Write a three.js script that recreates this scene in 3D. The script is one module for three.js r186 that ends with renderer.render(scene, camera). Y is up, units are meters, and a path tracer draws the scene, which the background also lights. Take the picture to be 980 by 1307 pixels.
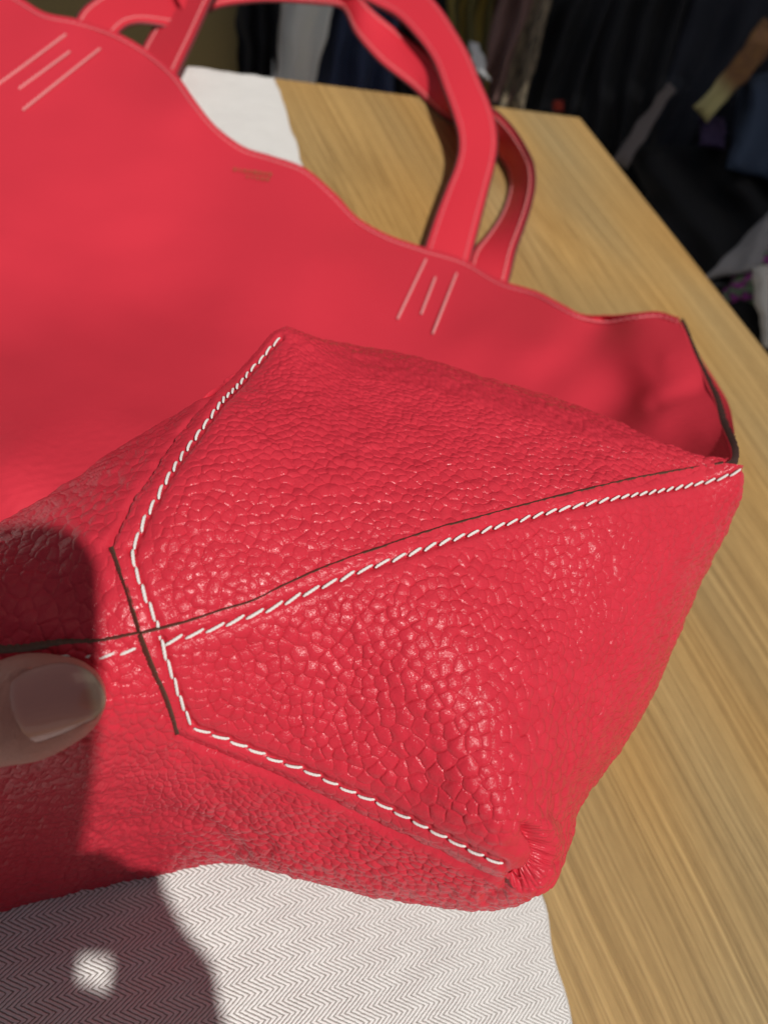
import * as THREE from 'three';
import { MarchingCubes } from 'three/addons/objects/MarchingCubes.js';
import { RoundedBoxGeometry } from 'three/addons/geometries/RoundedBoxGeometry.js';
import { mergeGeometries, mergeVertices } from 'three/addons/utils/BufferGeometryUtils.js';
import { createNoise2D, createNoise3D } from 'simplex-noise';

// ---------------------------------------------------------------- camera, light, exposure
const scene = new THREE.Scene();
const EYE = 0.33;                                   // height of the lens above the table top, metres
const PXF = 987, CU = 490, CV = 653.5;              // focal length and centre in pixels of the 980 x 1307 photograph
const XAX = new THREE.Vector3(0.8946, 0.1183, -0.4310);   // table axes as the lens sees them (z back)
const YAX = new THREE.Vector3(0.2950, 0.5680, 0.7680);
const ZAX = new THREE.Vector3(0.3360, -0.8146, 0.4735);
XAX.normalize(); ZAX.addScaledVector(XAX, -ZAX.dot(XAX)).normalize(); YAX.crossVectors(ZAX, XAX);
const toWorld = (x, y, z) => new THREE.Vector3(x * XAX.x + y * XAX.y + z * XAX.z, x * YAX.x + y * YAX.y + z * YAX.z + EYE, x * ZAX.x + y * ZAX.y + z * ZAX.z);
const dirWorld = (x, y, z) => { const v = toWorld(x, y, z); v.y -= EYE; return v.normalize(); };

const camera = new THREE.PerspectiveCamera(2 * Math.atan(653.5 / PXF) * 180 / Math.PI, 767 / 1024, 0.01, 30);
camera.position.set(0, EYE, 0);
camera.quaternion.setFromRotationMatrix(new THREE.Matrix4().makeBasis(dirWorld(1, 0, 0), dirWorld(0, 1, 0), dirWorld(0, 0, 1)));
camera.focus = 0.224;
camera.userData.fStop = 10.6;
scene.add(camera);

const SUN = dirWorld(0.411, 0.087, 0.908);
const sun = new THREE.DirectionalLight(new THREE.Color(1.0, 0.965, 0.92), 3.75);
sun.position.copy(SUN).multiplyScalar(5); sun.target.position.set(0, 0, 0);
sun.castShadow = true; sun.shadow.radius = 2.2; sun.shadow.mapSize.set(4096, 4096);
Object.assign(sun.shadow.camera, { left: -1.2, right: 1.2, top: 1.2, bottom: -1.2, near: 0.5, far: 9 });
sun.shadow.camera.updateProjectionMatrix();
scene.add(sun, sun.target);

{ // clear sky: blue overhead, paler towards the horizon
  const W = 256, H = 128, a = new Float32Array(W * H * 4);
  for (let j = 0; j < H; j++) {
    const el = ((j + 0.5) / H - 0.5) * Math.PI, k = Math.max(0, Math.sin(el)), m = Math.pow(1 - k, 3);
    for (let i = 0; i < W; i++) {
      const o = (j * W + i) * 4;
      const up = el > 0 ? [0.27 + 0.26 * m, 0.31 + 0.20 * m, 0.41 + 0.08 * m] : [0.16, 0.14, 0.12];
      a[o] = up[0]; a[o + 1] = up[1]; a[o + 2] = up[2]; a[o + 3] = 1;
    }
  }
  const t = new THREE.DataTexture(a, W, H, THREE.RGBAFormat, THREE.FloatType);
  t.mapping = THREE.EquirectangularReflectionMapping; t.magFilter = THREE.LinearFilter; t.minFilter = THREE.LinearFilter; t.needsUpdate = true;
  scene.background = t; scene.environment = t;
  scene.backgroundIntensity = 0.30; scene.environmentIntensity = 0.30;
}
const renderer = new THREE.WebGLRenderer();
renderer.toneMapping = THREE.LinearToneMapping;
renderer.toneMappingExposure = 1.0;
renderer.shadowMap.enabled = true;

// ---------------------------------------------------------------- helpers
const seeded = (s) => () => { s |= 0; s = (s + 0x6D2B79F5) | 0; let t = Math.imul(s ^ (s >>> 15), 1 | s); t = (t + Math.imul(t ^ (t >>> 7), 61 | t)) ^ t; return ((t ^ (t >>> 14)) >>> 0) / 4294967296; };
const rnd = seeded(71);
const n2 = createNoise2D(seeded(5)), n3 = createNoise3D(seeded(9));
const clamp = (x, a = 0, b = 1) => Math.min(b, Math.max(a, x));
const lerp = (a, b, t) => a + (b - a) * t;
const sstep = (a, b, x) => { const t = clamp((x - a) / (b - a)); return t * t * (3 - 2 * t); };
const taken = {};
const numbered = (n) => { const k = taken[n] = (taken[n] ?? -1) + 1; return k ? `${n}_${String(k).padStart(3, '0')}` : n; };
function tag(o, label, category, group, kind) {
  o.name = numbered(o.name);
  Object.assign(o.userData, { label }, category && { category }, group && { group }, kind && { kind });
  scene.add(o);
  return o;
}
function part(name, geo, mat, parent, label) {
  const m = new THREE.Mesh(geo, mat); m.name = name; m.castShadow = m.receiveShadow = true;
  if (label) m.userData.label = label;
  if (parent) parent.add(m);
  return m;
}
const group = (name) => { const g = new THREE.Group(); g.name = name; return g; };
/** the place at distance d along the lens axis on the ray through (u, v) */
const at = (u, v, d) => toWorld((u - CU) / PXF * d, -(v - CV) / PXF * d, -d);
const upOf = (u, v) => YAX.x * (u - CU) / PXF - YAX.y * (v - CV) / PXF - YAX.z;
const dAtY = (u, v, y) => (EYE - y) / -upOf(u, v);

/** a texture of h x w values in 0..1 from f(x, y), tiling */
function dataTex(w, h, f, color) {
  const a = new Uint8Array(w * h * 4);
  for (let y = 0; y < h; y++) for (let x = 0; x < w; x++) {
    const c = f(x / w, y / h), o = (y * w + x) * 4;
    for (let k = 0; k < 3; k++) a[o + k] = clamp((Array.isArray(c) ? c[k] : c)) * 255;
    a[o + 3] = 255;
  }
  const t = new THREE.DataTexture(a, w, h);
  t.wrapS = t.wrapT = THREE.RepeatWrapping; t.magFilter = THREE.LinearFilter; t.minFilter = THREE.LinearMipmapLinearFilter; t.generateMipmaps = true;
  if (color) t.colorSpace = THREE.SRGBColorSpace;
  t.needsUpdate = true;
  return t;
}
const TAU = Math.PI * 2;
/** noise that tiles over the unit square, f cycles across */
const torus = (() => { const n = createNoise3D(seeded(21)), m = createNoise3D(seeded(22)); return (x, y, f, s = 0) => { const r = f / TAU; const a = x * TAU, b = y * TAU; return 0.5 * (n(Math.cos(a) * r + s, Math.sin(a) * r, Math.cos(b) * r) + m(Math.cos(b) * r, Math.sin(b) * r + s, Math.sin(a) * r)); }; })();

/** thin plate spline through [u, v, w] */
function spline(pts) {
  const n = pts.length, N = n + 3, S = 400, A = [], X = pts.map((p) => [p[0] / S, p[1] / S]);
  const phi = (q) => (q > 1e-12 ? 0.5 * q * Math.log(q) : 0);
  for (let i = 0; i < N; i++) A.push(new Float64Array(N + 1));
  for (let i = 0; i < n; i++) {
    for (let j = 0; j < n; j++) A[i][j] = phi((X[i][0] - X[j][0]) ** 2 + (X[i][1] - X[j][1]) ** 2);
    A[i][i] += 2e-4;
    A[i][n] = A[n][i] = 1; A[i][n + 1] = A[n + 1][i] = X[i][0]; A[i][n + 2] = A[n + 2][i] = X[i][1]; A[i][N] = pts[i][2];
  }
  for (let c = 0; c < N; c++) {
    let p = c; for (let r = c + 1; r < N; r++) if (Math.abs(A[r][c]) > Math.abs(A[p][c])) p = r;
    [A[c], A[p]] = [A[p], A[c]];
    for (let r = 0; r < N; r++) if (r !== c && A[r][c]) { const k = A[r][c] / A[c][c]; for (let q = c; q <= N; q++) A[r][q] -= k * A[c][q]; }
  }
  const w = A.map((r, i) => r[N] / r[i]);
  return (u, v) => {
    const x = u / S, y = v / S; let s = w[n] + w[n + 1] * x + w[n + 2] * y;
    for (let i = 0; i < n; i++) { const a = x - X[i][0], b = y - X[i][1], q = a * a + b * b; if (q > 1e-12) s += w[i] * 0.5 * q * Math.log(q); }
    return s;
  };
}
/** distance along the lens axis through [u, v, d]: a spline of 1/d, kept on a 5 pixel lattice and read bicubically */
const depthField = (pts) => {
  const f = spline(pts.map(([u, v, d]) => [u, v, 1 / d])), U0 = -220, V0 = -240, S = 5, NU = 256, NV = 306, a = new Float64Array(NU * NV);
  for (let j = 0; j < NV; j++) for (let i = 0; i < NU; i++) a[j * NU + i] = f(U0 + i * S, V0 + j * S);
  const w = (t) => [-0.5 * t + t * t - 0.5 * t * t * t, 1 - 2.5 * t * t + 1.5 * t * t * t, 0.5 * t + 2 * t * t - 1.5 * t * t * t, -0.5 * t * t + 0.5 * t * t * t];
  return (u, v) => {
    const x = clamp((u - U0) / S, 1, NU - 3), y = clamp((v - V0) / S, 1, NV - 3), i = Math.floor(x), j = Math.floor(y), p = w(x - i), q = w(y - j);
    let s = 0;
    for (let b = 0; b < 4; b++) { const o = (j + b - 1) * NU + i - 1; s += q[b] * (p[0] * a[o] + p[1] * a[o + 1] + p[2] * a[o + 2] + p[3] * a[o + 3]); }
    return 1 / s;
  };
};

/** a curve through rows [s, x, y, ... , corner?]; dims values each */
function curve(rows, dims = 2) {
  const n = rows.length;
  const tan = (i, k, side) => {
    const corner = rows[i][dims + 1];
    if (i === 0 || (corner && side > 0)) { if (i === n - 1) return 0; return (rows[i + 1][k] - rows[i][k]) / (rows[i + 1][0] - rows[i][0]); }
    if (i === n - 1 || corner) return (rows[i][k] - rows[i - 1][k]) / (rows[i][0] - rows[i - 1][0]);
    const a = (rows[i][k] - rows[i - 1][k]) / (rows[i][0] - rows[i - 1][0]), b = (rows[i + 1][k] - rows[i][k]) / (rows[i + 1][0] - rows[i][0]);
    const ha = rows[i][0] - rows[i - 1][0], hb = rows[i + 1][0] - rows[i][0];
    return (a * hb + b * ha) / (ha + hb);
  };
  return (s) => {
    let i = 0; while (i < n - 2 && s > rows[i + 1][0]) i++;
    const h = rows[i + 1][0] - rows[i][0], x = clamp((s - rows[i][0]) / h, -0.2, 1.2), out = [];
    for (let k = 1; k <= dims; k++) {
      const x2 = x * x, x3 = x2 * x;
      out.push((2 * x3 - 3 * x2 + 1) * rows[i][k] + (x3 - 2 * x2 + x) * h * tan(i, k, 1) + (3 * x2 - 2 * x3) * rows[i + 1][k] + (x3 - x2) * h * tan(i + 1, k, -1));
    }
    return out;
  };
}
/** rows [x, y, ...] with s added by length, 0..1 */
function byLength(pts) {
  let L = 0; const s = [0];
  for (let i = 1; i < pts.length; i++) s.push(L += Math.hypot(pts[i][0] - pts[i - 1][0], pts[i][1] - pts[i - 1][1]));
  return pts.map((p, i) => [s[i] / L, ...p]);
}
function polyDist(poly) { // distance in pixels from (u, v) to a polyline
  const bb = [Infinity, Infinity, -Infinity, -Infinity];
  for (const [x, y] of poly) { bb[0] = Math.min(bb[0], x); bb[1] = Math.min(bb[1], y); bb[2] = Math.max(bb[2], x); bb[3] = Math.max(bb[3], y); }
  return (u, v, reach = 60) => {
    if (u < bb[0] - reach || v < bb[1] - reach || u > bb[2] + reach || v > bb[3] + reach) return reach;
    let best = 1e9;
    for (let i = 1; i < poly.length; i++) {
      const ax = poly[i - 1][0], ay = poly[i - 1][1], dx = poly[i][0] - ax, dy = poly[i][1] - ay;
      const t = clamp(((u - ax) * dx + (v - ay) * dy) / (dx * dx + dy * dy)), x = ax + t * dx - u, y = ay + t * dy - v;
      best = Math.min(best, x * x + y * y);
    }
    return Math.sqrt(best);
  };
}
function gridIndex(nc, nr, flip) {
  const idx = new Uint32Array((nc - 1) * (nr - 1) * 6); let o = 0;
  for (let j = 0; j < nr - 1; j++) for (let i = 0; i < nc - 1; i++) {
    const a = j * nc + i, b = a + 1, c = a + nc, d = c + 1;
    for (const k of flip ? [a, b, c, b, d, c] : [a, c, b, b, c, d]) idx[o++] = k;
  }
  return idx;
}
function meshOf(pos, idx, uv) {
  const g = new THREE.BufferGeometry();
  g.setAttribute('position', new THREE.BufferAttribute(pos instanceof Float32Array ? pos : new Float32Array(pos), 3));
  if (uv) g.setAttribute('uv', new THREE.BufferAttribute(uv instanceof Float32Array ? uv : new Float32Array(uv), 2));
  g.setIndex(new THREE.BufferAttribute(idx instanceof Uint32Array ? idx : new Uint32Array(idx), 1));
  g.computeVertexNormals();
  return g;
}

/** seeds spread at least r apart over the points of pos, and the two nearest of them to a place */
class Cells {
  constructor(pos, count, rOf, seed) {
    this.h = 0.0048; this.map = new Map(); this.x = []; this.r = [];
    const rand = seeded(seed), order = new Uint32Array(count);
    for (let i = 0; i < count; i++) order[i] = i;
    for (let i = count - 1; i > 0; i--) { const j = Math.floor(rand() * (i + 1)); const t = order[i]; order[i] = order[j]; order[j] = t; }
    for (const i of order) {
      const x = pos[3 * i], y = pos[3 * i + 1], z = pos[3 * i + 2], r = rOf(i);
      if (this.near(x, y, z, r)) continue;
      const k = this.key(Math.floor(x / this.h), Math.floor(y / this.h), Math.floor(z / this.h)), n = this.x.length / 3;
      this.x.push(x, y, z); this.r.push(r);
      if (!this.map.has(k)) this.map.set(k, []);
      this.map.get(k).push(n);
    }
  }
  key(a, b, c) { return (a + 512) + (b + 512) * 1024 + (c + 512) * 1048576; }
  each(x, y, z, f) {
    const h = this.h, a = Math.floor(x / h), b = Math.floor(y / h), c = Math.floor(z / h);
    for (let i = a - 1; i <= a + 1; i++) for (let j = b - 1; j <= b + 1; j++) for (let k = c - 1; k <= c + 1; k++) {
      const l = this.map.get(this.key(i, j, k));
      if (l) for (const n of l) if (f(n)) return true;
    }
    return false;
  }
  near(x, y, z, r) { const q = r * r, p = this.x; return this.each(x, y, z, (n) => (p[3 * n] - x) ** 2 + (p[3 * n + 1] - y) ** 2 + (p[3 * n + 2] - z) ** 2 < q); }
  /** [distance to nearest, to second nearest, their numbers]; along (tx,ty,tz) distances count less by k */
  two(x, y, z, tx, ty, tz, k, out) {
    let f1 = 1, f2 = 1, a = -1, b = -1; const p = this.x;
    this.each(x, y, z, (n) => {
      const dx = p[3 * n] - x, dy = p[3 * n + 1] - y, dz = p[3 * n + 2] - z;
      let q = dx * dx + dy * dy + dz * dz;
      if (k) { const t = dx * tx + dy * ty + dz * tz; q -= k * t * t; }
      if (q < f1) { f2 = f1; b = a; f1 = q; a = n; } else if (q < f2) { f2 = q; b = n; }
    });
    out[0] = Math.sqrt(f1); out[1] = Math.sqrt(f2); out[2] = a; out[3] = b;
  }
}
const hash = (a, b) => { let h = Math.imul(Math.min(a, b) + 1, 374761393) ^ Math.imul(Math.max(a, b) + 7, 668265263); h = Math.imul(h ^ (h >>> 13), 1274126177); return ((h ^ (h >>> 16)) >>> 0) / 4294967296; };

// ---------------------------------------------------------------- materials
const creaseMap = dataTex(1024, 1024, (x, y) => { // fine wrinkles and pores of leather
  const wx = 0.02 * torus(x, y, 7, 3), wy = 0.02 * torus(x, y, 7, 8);
  const a = 1 - Math.abs(torus(x + wx, y + wy, 26, 1)) * 2.4, b = 1 - Math.abs(torus(x + wy, y + wx, 54, 5)) * 2.2;
  return 0.5 - 0.32 * Math.pow(clamp(a), 5) - 0.14 * Math.pow(clamp(b), 3) + 0.22 * torus(x, y, 90, 2) + 0.1 * torus(x, y, 160, 4);
});
creaseMap.repeat.set(1 / 0.032, 1 / 0.032);
const softCrease = creaseMap.clone(); softCrease.repeat.set(1 / 0.05, 1 / 0.05); softCrease.needsUpdate = true;
const skinLines = creaseMap.clone(); skinLines.repeat.set(1 / 0.02, 1 / 0.035); skinLines.needsUpdate = true;
const redTone = dataTex(512, 512, (x, y) => { const n = 0.5 + 0.32 * torus(x, y, 6, 2) + 0.2 * torus(x, y, 22, 6) + 0.14 * torus(x, y, 80, 1); return [0.925 + 0.06 * n, 0.90 + 0.10 * n, 0.90 + 0.10 * n]; }, true);
redTone.repeat.set(1 / 0.09, 1 / 0.09);
const M = {
  leather: new THREE.MeshPhysicalMaterial({ color: new THREE.Color().setRGB(0.62, 0.033, 0.056), map: redTone, roughness: 0.215, bumpMap: creaseMap, bumpScale: 0.00010, ior: 1.5, specularIntensity: 0.45, side: THREE.DoubleSide }),
  smooth: new THREE.MeshPhysicalMaterial({ color: new THREE.Color().setRGB(0.585, 0.032, 0.053), roughness: 0.62, bumpMap: softCrease, bumpScale: 0.00005, specularIntensity: 0.3, side: THREE.DoubleSide }),
  strap: new THREE.MeshPhysicalMaterial({ color: new THREE.Color().setRGB(0.60, 0.026, 0.044), roughness: 0.5, bumpMap: softCrease, bumpScale: 0.0001, specularIntensity: 0.8, side: THREE.DoubleSide }),
  edgeDark: new THREE.MeshStandardMaterial({ color: new THREE.Color().setRGB(0.036, 0.009, 0.006), roughness: 0.6, side: THREE.DoubleSide }),
  edge: new THREE.MeshStandardMaterial({ color: new THREE.Color().setRGB(0.095, 0.042, 0.024), roughness: 0.6, side: THREE.DoubleSide }),
  thread: new THREE.MeshPhysicalMaterial({ color: new THREE.Color().setRGB(0.72, 0.70, 0.67), roughness: 0.55, sheen: 0.3 }),
  paleThread: new THREE.MeshStandardMaterial({ color: new THREE.Color().setRGB(0.72, 0.27, 0.27), roughness: 0.7 }),
  pinkThread: new THREE.MeshStandardMaterial({ color: new THREE.Color().setRGB(0.66, 0.15, 0.17), roughness: 0.7 }),
  gold: new THREE.MeshStandardMaterial({ color: new THREE.Color().setRGB(0.40, 0.10, 0.045), roughness: 0.5, metalness: 0.1 }),
  skin: new THREE.MeshPhysicalMaterial({ color: new THREE.Color().setRGB(0.58, 0.25, 0.195), roughness: 0.45, bumpMap: skinLines, bumpScale: 0.0004, specularIntensity: 0.8 }),
  nail: new THREE.MeshPhysicalMaterial({ color: new THREE.Color().setRGB(0.56, 0.34, 0.29), roughness: 0.2, clearcoat: 0.8, clearcoatRoughness: 0.1 }),
};

// ---------------------------------------------------------------- the setting and the table
const ground = part('ground', new THREE.PlaneGeometry(24, 24).rotateX(-Math.PI / 2), new THREE.MeshStandardMaterial({ color: new THREE.Color().setRGB(0.27, 0.25, 0.22), roughness: 0.95 }));
ground.position.y = -0.74;
tag(ground, 'plain concrete ground under the wooden table and the clothes', 'ground', null, 'structure');

const TX0 = -0.95, TX1 = 0.5875, TZ0 = -0.6587, TZ1 = 0.42;
{
  const grain = (x, y) => { // x across the grain (0..1 over 0.36 m), y along it (0..1 over 0.9 m)
    const bend = 0.012 * torus(x, y, 3, 4) + 0.004 * torus(x, y, 9, 1);
    const broad = torus(x + bend, y * 0.999, 5, 2), X = x + bend;
    const line = (f, s) => torus(X, y, 0.0001 + 0, s) * 0 + Math.max(-1, Math.min(1, 1.35 * n2(f * Math.cos(X * TAU) / TAU + s, f * Math.sin(X * TAU) / TAU + 0.9 * Math.sin(y * TAU) + 0.6 * Math.cos(2 * y * TAU))));
    const a = line(42, 1), b = line(105, 7), c = line(260, 13);
    const pores = Math.max(0, n2(380 * x, 52 * y + 50)) * 0.5 + Math.max(0, n2(760 * x, 90 * y + 9)) * 0.4;
    let t = 0.66 + 0.09 * broad + 0.11 * a * (0.55 + 0.45 * broad) + 0.16 * b + 0.13 * c - 0.28 * pores;
    return t;
  };
  const mapT = dataTex(1024, 2048, (x, y) => { const t = clamp(grain(x, y)), w = 0.04 * torus(x, y, 4, 9); return [lerp(0.445, 0.715, t) + w, lerp(0.342, 0.588, t), lerp(0.195, 0.378, t) - w]; }, true);
  const bump = dataTex(1024, 1024, (x, y) => clamp(grain(x, y)));
  for (const t of [mapT, bump]) t.repeat.set(1 / 0.36, 1 / 0.9);
  const wood = new THREE.MeshPhysicalMaterial({ map: mapT, bumpMap: bump, bumpScale: 0.0002, roughness: 0.5, specularIntensity: 0.7 });
  const table = group('wooden_table');
  const g = new RoundedBoxGeometry(TX1 - TX0, 0.03, TZ1 - TZ0, 3, 0.0025);
  const p = g.attributes.position, uv = new Float32Array(p.count * 2);
  for (let i = 0; i < p.count; i++) { uv[2 * i] = p.getX(i) + p.getY(i); uv[2 * i + 1] = p.getZ(i) + 0.5 * p.getY(i); }
  g.setAttribute('uv', new THREE.BufferAttribute(uv, 2));
  g.translate((TX0 + TX1) / 2, -0.015, (TZ0 + TZ1) / 2);
  part('tabletop', g, wood, table);
  for (const x of [TX0 + 0.05, TX1 - 0.05]) for (const z of [TZ0 + 0.05, TZ1 - 0.05]) part('leg', new RoundedBoxGeometry(0.05, 0.708, 0.05, 2, 0.004).translate(x, -0.3845, z), wood, table);
  tag(table, 'light brown wooden table with straight grain, under the red bag', 'table');
}
{ // canvas awning out of the frame: it shades the clothes behind the table
  const m = new THREE.MeshPhysicalMaterial({ color: new THREE.Color().setRGB(0.78, 0.74, 0.68), roughness: 1, transmission: 0.35, thickness: 0, side: THREE.DoubleSide });
  const aw = group('awning'), sheet = (x0, x1, z0, z1) => {
    const g = new THREE.PlaneGeometry(x1 - x0, z1 - z0, 40, 24).rotateX(-Math.PI / 2).translate((x0 + x1) / 2, 1.1, (z0 + z1) / 2), p = g.attributes.position;
    for (let i = 0; i < p.count; i++) p.setY(i, 1.1 + 0.012 * n2(p.getX(i) * 3, p.getZ(i) * 3));
    g.computeVertexNormals(); return g;
  };
  part('canvas', sheet(-0.45, 1.6, -0.93, -0.205), m, aw);
  part('side_canvas', sheet(0.66, 1.6, -0.203, 0.42), m, aw);
  tag(aw, 'plain pale canvas awning over the clothes, keeping them in soft shade', 'awning');
}

// ---------------------------------------------------------------- herringbone dust bag under the tote
{
  const PER = 0.0022, ROW = 0.0044;              // one diagonal rib along the row, one row
  const S = 1024;                                // texture: 8 ribs x 4 rows
  const weave = (x, y) => {
    const row = y * 4, k = Math.floor(row), f = row - k, up = k % 2 ? f : 1 - f;
    const ph = x * 8 + up * 3.0 + 0.11 * torus(x, y, 10, 1) + 0.06 * torus(x, y, 34, 6), r = ph - Math.floor(ph);
    const rib = Math.sin(r * Math.PI);                       // the white diagonal rib
    const strand = 0.5 + 0.5 * Math.cos((x * 16 - up * 9.0) * TAU);  // threads across the rib
    return { rib: Math.pow(rib, 0.8), strand, edge: Math.min(f, 1 - f) };
  };
  const col = dataTex(S, S, (x, y) => { const w = weave(x, y), t = sstep(0.25, 0.7, w.rib) * (0.86 + 0.14 * w.strand), n = 0.03 * torus(x, y, 60, 3); return [lerp(0.52, 0.97, t) + n, lerp(0.498, 0.967, t) + n, lerp(0.46, 0.955, t) + n]; }, true);
  const bmp = dataTex(S, S, (x, y) => { const w = weave(x, y); return 0.12 + 0.62 * w.rib + 0.2 * w.strand * w.rib + 0.05 * torus(x, y, 120, 2); });
  for (const t of [col, bmp]) t.repeat.set(1 / (8 * PER), 1 / (4 * ROW));
  const cloth = new THREE.MeshPhysicalMaterial({ map: col, bumpMap: bmp, bumpScale: 0.0005, roughness: 0.9, sheen: 0.3, sheenRoughness: 0.6, sheenColor: new THREE.Color(1, 1, 1), side: THREE.DoubleSide });
  // right edge as a function of z (x grows to the far end), rows of the weave run along TURN
  const edgeX = (z) => 0.1834 + 0.098 * -(z - 0.0015) + (z > 0.0015 ? -0.13 * (z - 0.0015) : 0) + 0.0012 * n2(z * 30, 3);
  const T = 0.0032, nz = 260, nx = 170, Z0 = TZ0 + 0.006, Z1 = 0.24, X0 = -0.6, pos = [], uv = [], TURN = 0.12;
  const prof = [];
  for (let i = 0; i <= nx; i++) prof.push([1 - Math.pow(1 - i / nx, 1), 1]);
  for (let k = 1; k <= 8; k++) prof.push([k, 0]);
  for (let j = 0; j <= nz; j++) {
    const z = lerp(Z0, Z1, j / nz), ex = edgeX(z), endz = Math.min(z - Z0, Z1 - z), hz = T * Math.sqrt(1 - (1 - clamp(endz / T)) ** 2);
    prof.forEach(([a, flat]) => {
      let x, y;
      if (flat) { x = lerp(X0, ex - T / 2, Math.pow(a, 0.8)); y = hz + 0.0007 * n2(x * 18, z * 18) * sstep(0, 0.02, ex - x) + 0.0005 * n2(x * 55, z * 50) * sstep(0, 0.02, ex - x); }
      else { const th = a / 8 * Math.PI; x = ex - T / 2 + T / 2 * Math.sin(th); y = hz * (0.5 + 0.5 * Math.cos(th)); }
      pos.push(x, y + 0.0008, z);
      const d = flat ? 0 : a / 8 * T * 1.5;
      const px = x + d;
      uv.push(px * Math.cos(TURN) + z * Math.sin(TURN), -px * Math.sin(TURN) + z * Math.cos(TURN));
    });
  }
  const bag = group('dust_bag');
  part('cloth', meshOf(pos, gridIndex(prof.length, nz + 1, false), uv), cloth, bag);
  tag(bag, 'white herringbone cotton dust bag spread flat under the red tote', 'dust bag');
}

// ---------------------------------------------------------------- the red leather tote
const tote = group('leather_tote_bag');
const EDGE_M = [[181, 809], [206, 803], [243, 792.6], [283, 779], [320, 768], [365, 746], [430.6, 718], [496, 695.5], [561, 674], [620, 658], [700, 637], [757, 623], [814, 610], [871, 600], [923, 591]];
const CROSS_UP = [[144.5, 697], [153, 723], [164, 752], [173, 783], [181, 809]];
const CROSS_LOW = [[181, 809], [196.5, 849], [215, 892], [229, 937]];
const LIP_UP = [[144.5, 697], [170, 642], [201, 596], [238, 544], [274.5, 504], [299, 479.6], [329.6, 446], [354, 421], [366, 416]];
const LIP_LOW = [[229, 937], [262, 953], [313, 972], [360, 990.5], [421, 1019.6], [482, 1050], [543.7, 1077.7], [605, 1107], [640, 1121], [662, 1131], [688, 1131], [706, 1120], [715, 1104]];
const EDGE_L = [[-140, 838], [0, 834], [37, 831], [81, 822.5], [127, 819], [181, 808]];
const SIL_1 = [[366, 416], [381.6, 421], [400, 429], [440, 438], [490, 447.5], [540, 457.5], [605, 477.5], [655, 492.5], [700, 505.7], [743, 520], [786, 537], [828.6, 557], [871, 574], [906, 583], [930, 585]];
const SIL_3A = [[-140, 762], [-60, 706], [0, 669], [37, 647], [81, 620], [100, 608], [146, 574.5], [192, 547], [238, 521], [277.5, 495], [305, 474]];
const SIL_2 = [[949, 594], [948, 620], [940, 650], [930, 672], [895, 743], [870, 800], [840, 873], [790, 960], [755, 1006], [736, 1040], [730, 1070], [721, 1090], [715, 1104]];
const SIL_3B = [[-140, 1209], [-60, 1187], [0, 1170], [90, 1146], [185, 1122], [290, 1102], [360, 1116], [430, 1134], [490, 1147], [540, 1155], [605, 1163], [645, 1160], [685, 1141], [706, 1123], [716, 1104]];
const ST_M = [[209, 822], [228, 815], [252.6, 808], [279, 800], [305, 790.6], [342, 778], [381.6, 761], [421, 744.5], [463, 727.5], [499, 715], [541.6, 700], [577.5, 688], [620, 676], [665, 663], [711, 651], [757, 641], [794, 634], [843, 626], [883, 618.6], [920, 610], [946, 600]];
const ST_UP = [[358.6, 430.6], [345, 444], [331, 461], [320, 472], [309.7, 485], [297.4, 498], [285, 510], [274.5, 524], [262, 541], [250, 557.6], [236, 576], [224, 594], [211.7, 614], [199.5, 637], [187, 658.6], [173.5, 690.8], [168, 701]];
const ST_CROSS = [[168, 701], [175, 731], [187, 764], [198.6, 790.6], [206, 817], [211, 834.7], [219, 859], [227, 881.6], [235, 904], [245, 926]];
const ST_LOW = [[247, 928.5], [260, 933.7], [284, 942], [309, 952], [331, 961], [355.7, 972.4], [380, 980], [406, 991], [430.4, 1002.7], [455, 1014], [478, 1023], [500.8, 1035], [523.8, 1046.5], [546.7, 1058.8], [571, 1070.7], [592.6, 1082], [615.6, 1093], [642, 1104]];
const ST_L = [[70, 838], [86, 837.5], [125, 838], [152, 834], [178, 827.5]];

const D = depthField([
  [188, 812, .185], [330, 765, .192], [480, 702, .204], [620, 660, .222], [780, 618, .246], [943, 595, .273],
  [150, 692, .191], [205, 595, .207], [275, 505, .234], [366, 420, .272],
  [450, 442, .281], [560, 463, .283], [680, 500, .281], [800, 545, .279], [900, 583, .276],
  [300, 650, .199], [450, 600, .219], [600, 580, .239], [750, 575, .258], [400, 520, .240],
  [0, 662, .214], [100, 605, .221], [200, 540, .236], [290, 482, .254], [60, 740, .188], [0, 740, .186], [110, 680, .194], [-120, 760, .19], [-120, 840, .181],
  [0, 832, .179], [90, 824, .181],
  [235, 937, .197], [330, 967, .2045], [430, 1008, .2064], [540, 1060, .2056], [640, 1108, .2037], [694, 1113, .213],
  [500, 745, .2005], [550, 810, .1985], [610, 910, .1969], [635, 985, .1962], [662, 1045, .198], [330, 870, .1965], [430, 850, .1985], [450, 930, .2004], [540, 980, .1996],
  [700, 850, .215], [800, 740, .240], [760, 920, .234], [690, 740, .224], [700, 1000, .211],
  [948, 650, .278], [905, 740, .270], [840, 893, .258], [775, 995, .245], [735, 1050, .233], [714, 1102, .224],
  [60, 905, .185], [150, 920, .188], [-120, 930, .187], [100, 1000, .205], [-20, 1000, .206], [-120, 1010, .206], [250, 1015, .217], [100, 1062, .238], [-20, 1070, .235], [190, 1062, .245], [290, 1060, .236],
  [-140, 1205, .258], [0, 1168, .271], [90, 1144, .281], [185, 1120, .288], [290, 1100, .262], [360, 1110, .244], [490, 1140, .2335], [600, 1160, .226], [645, 1158, .223], [420, 1062, .222], [540, 1108, .2185], [600, 1130, .2165],
]);
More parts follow.
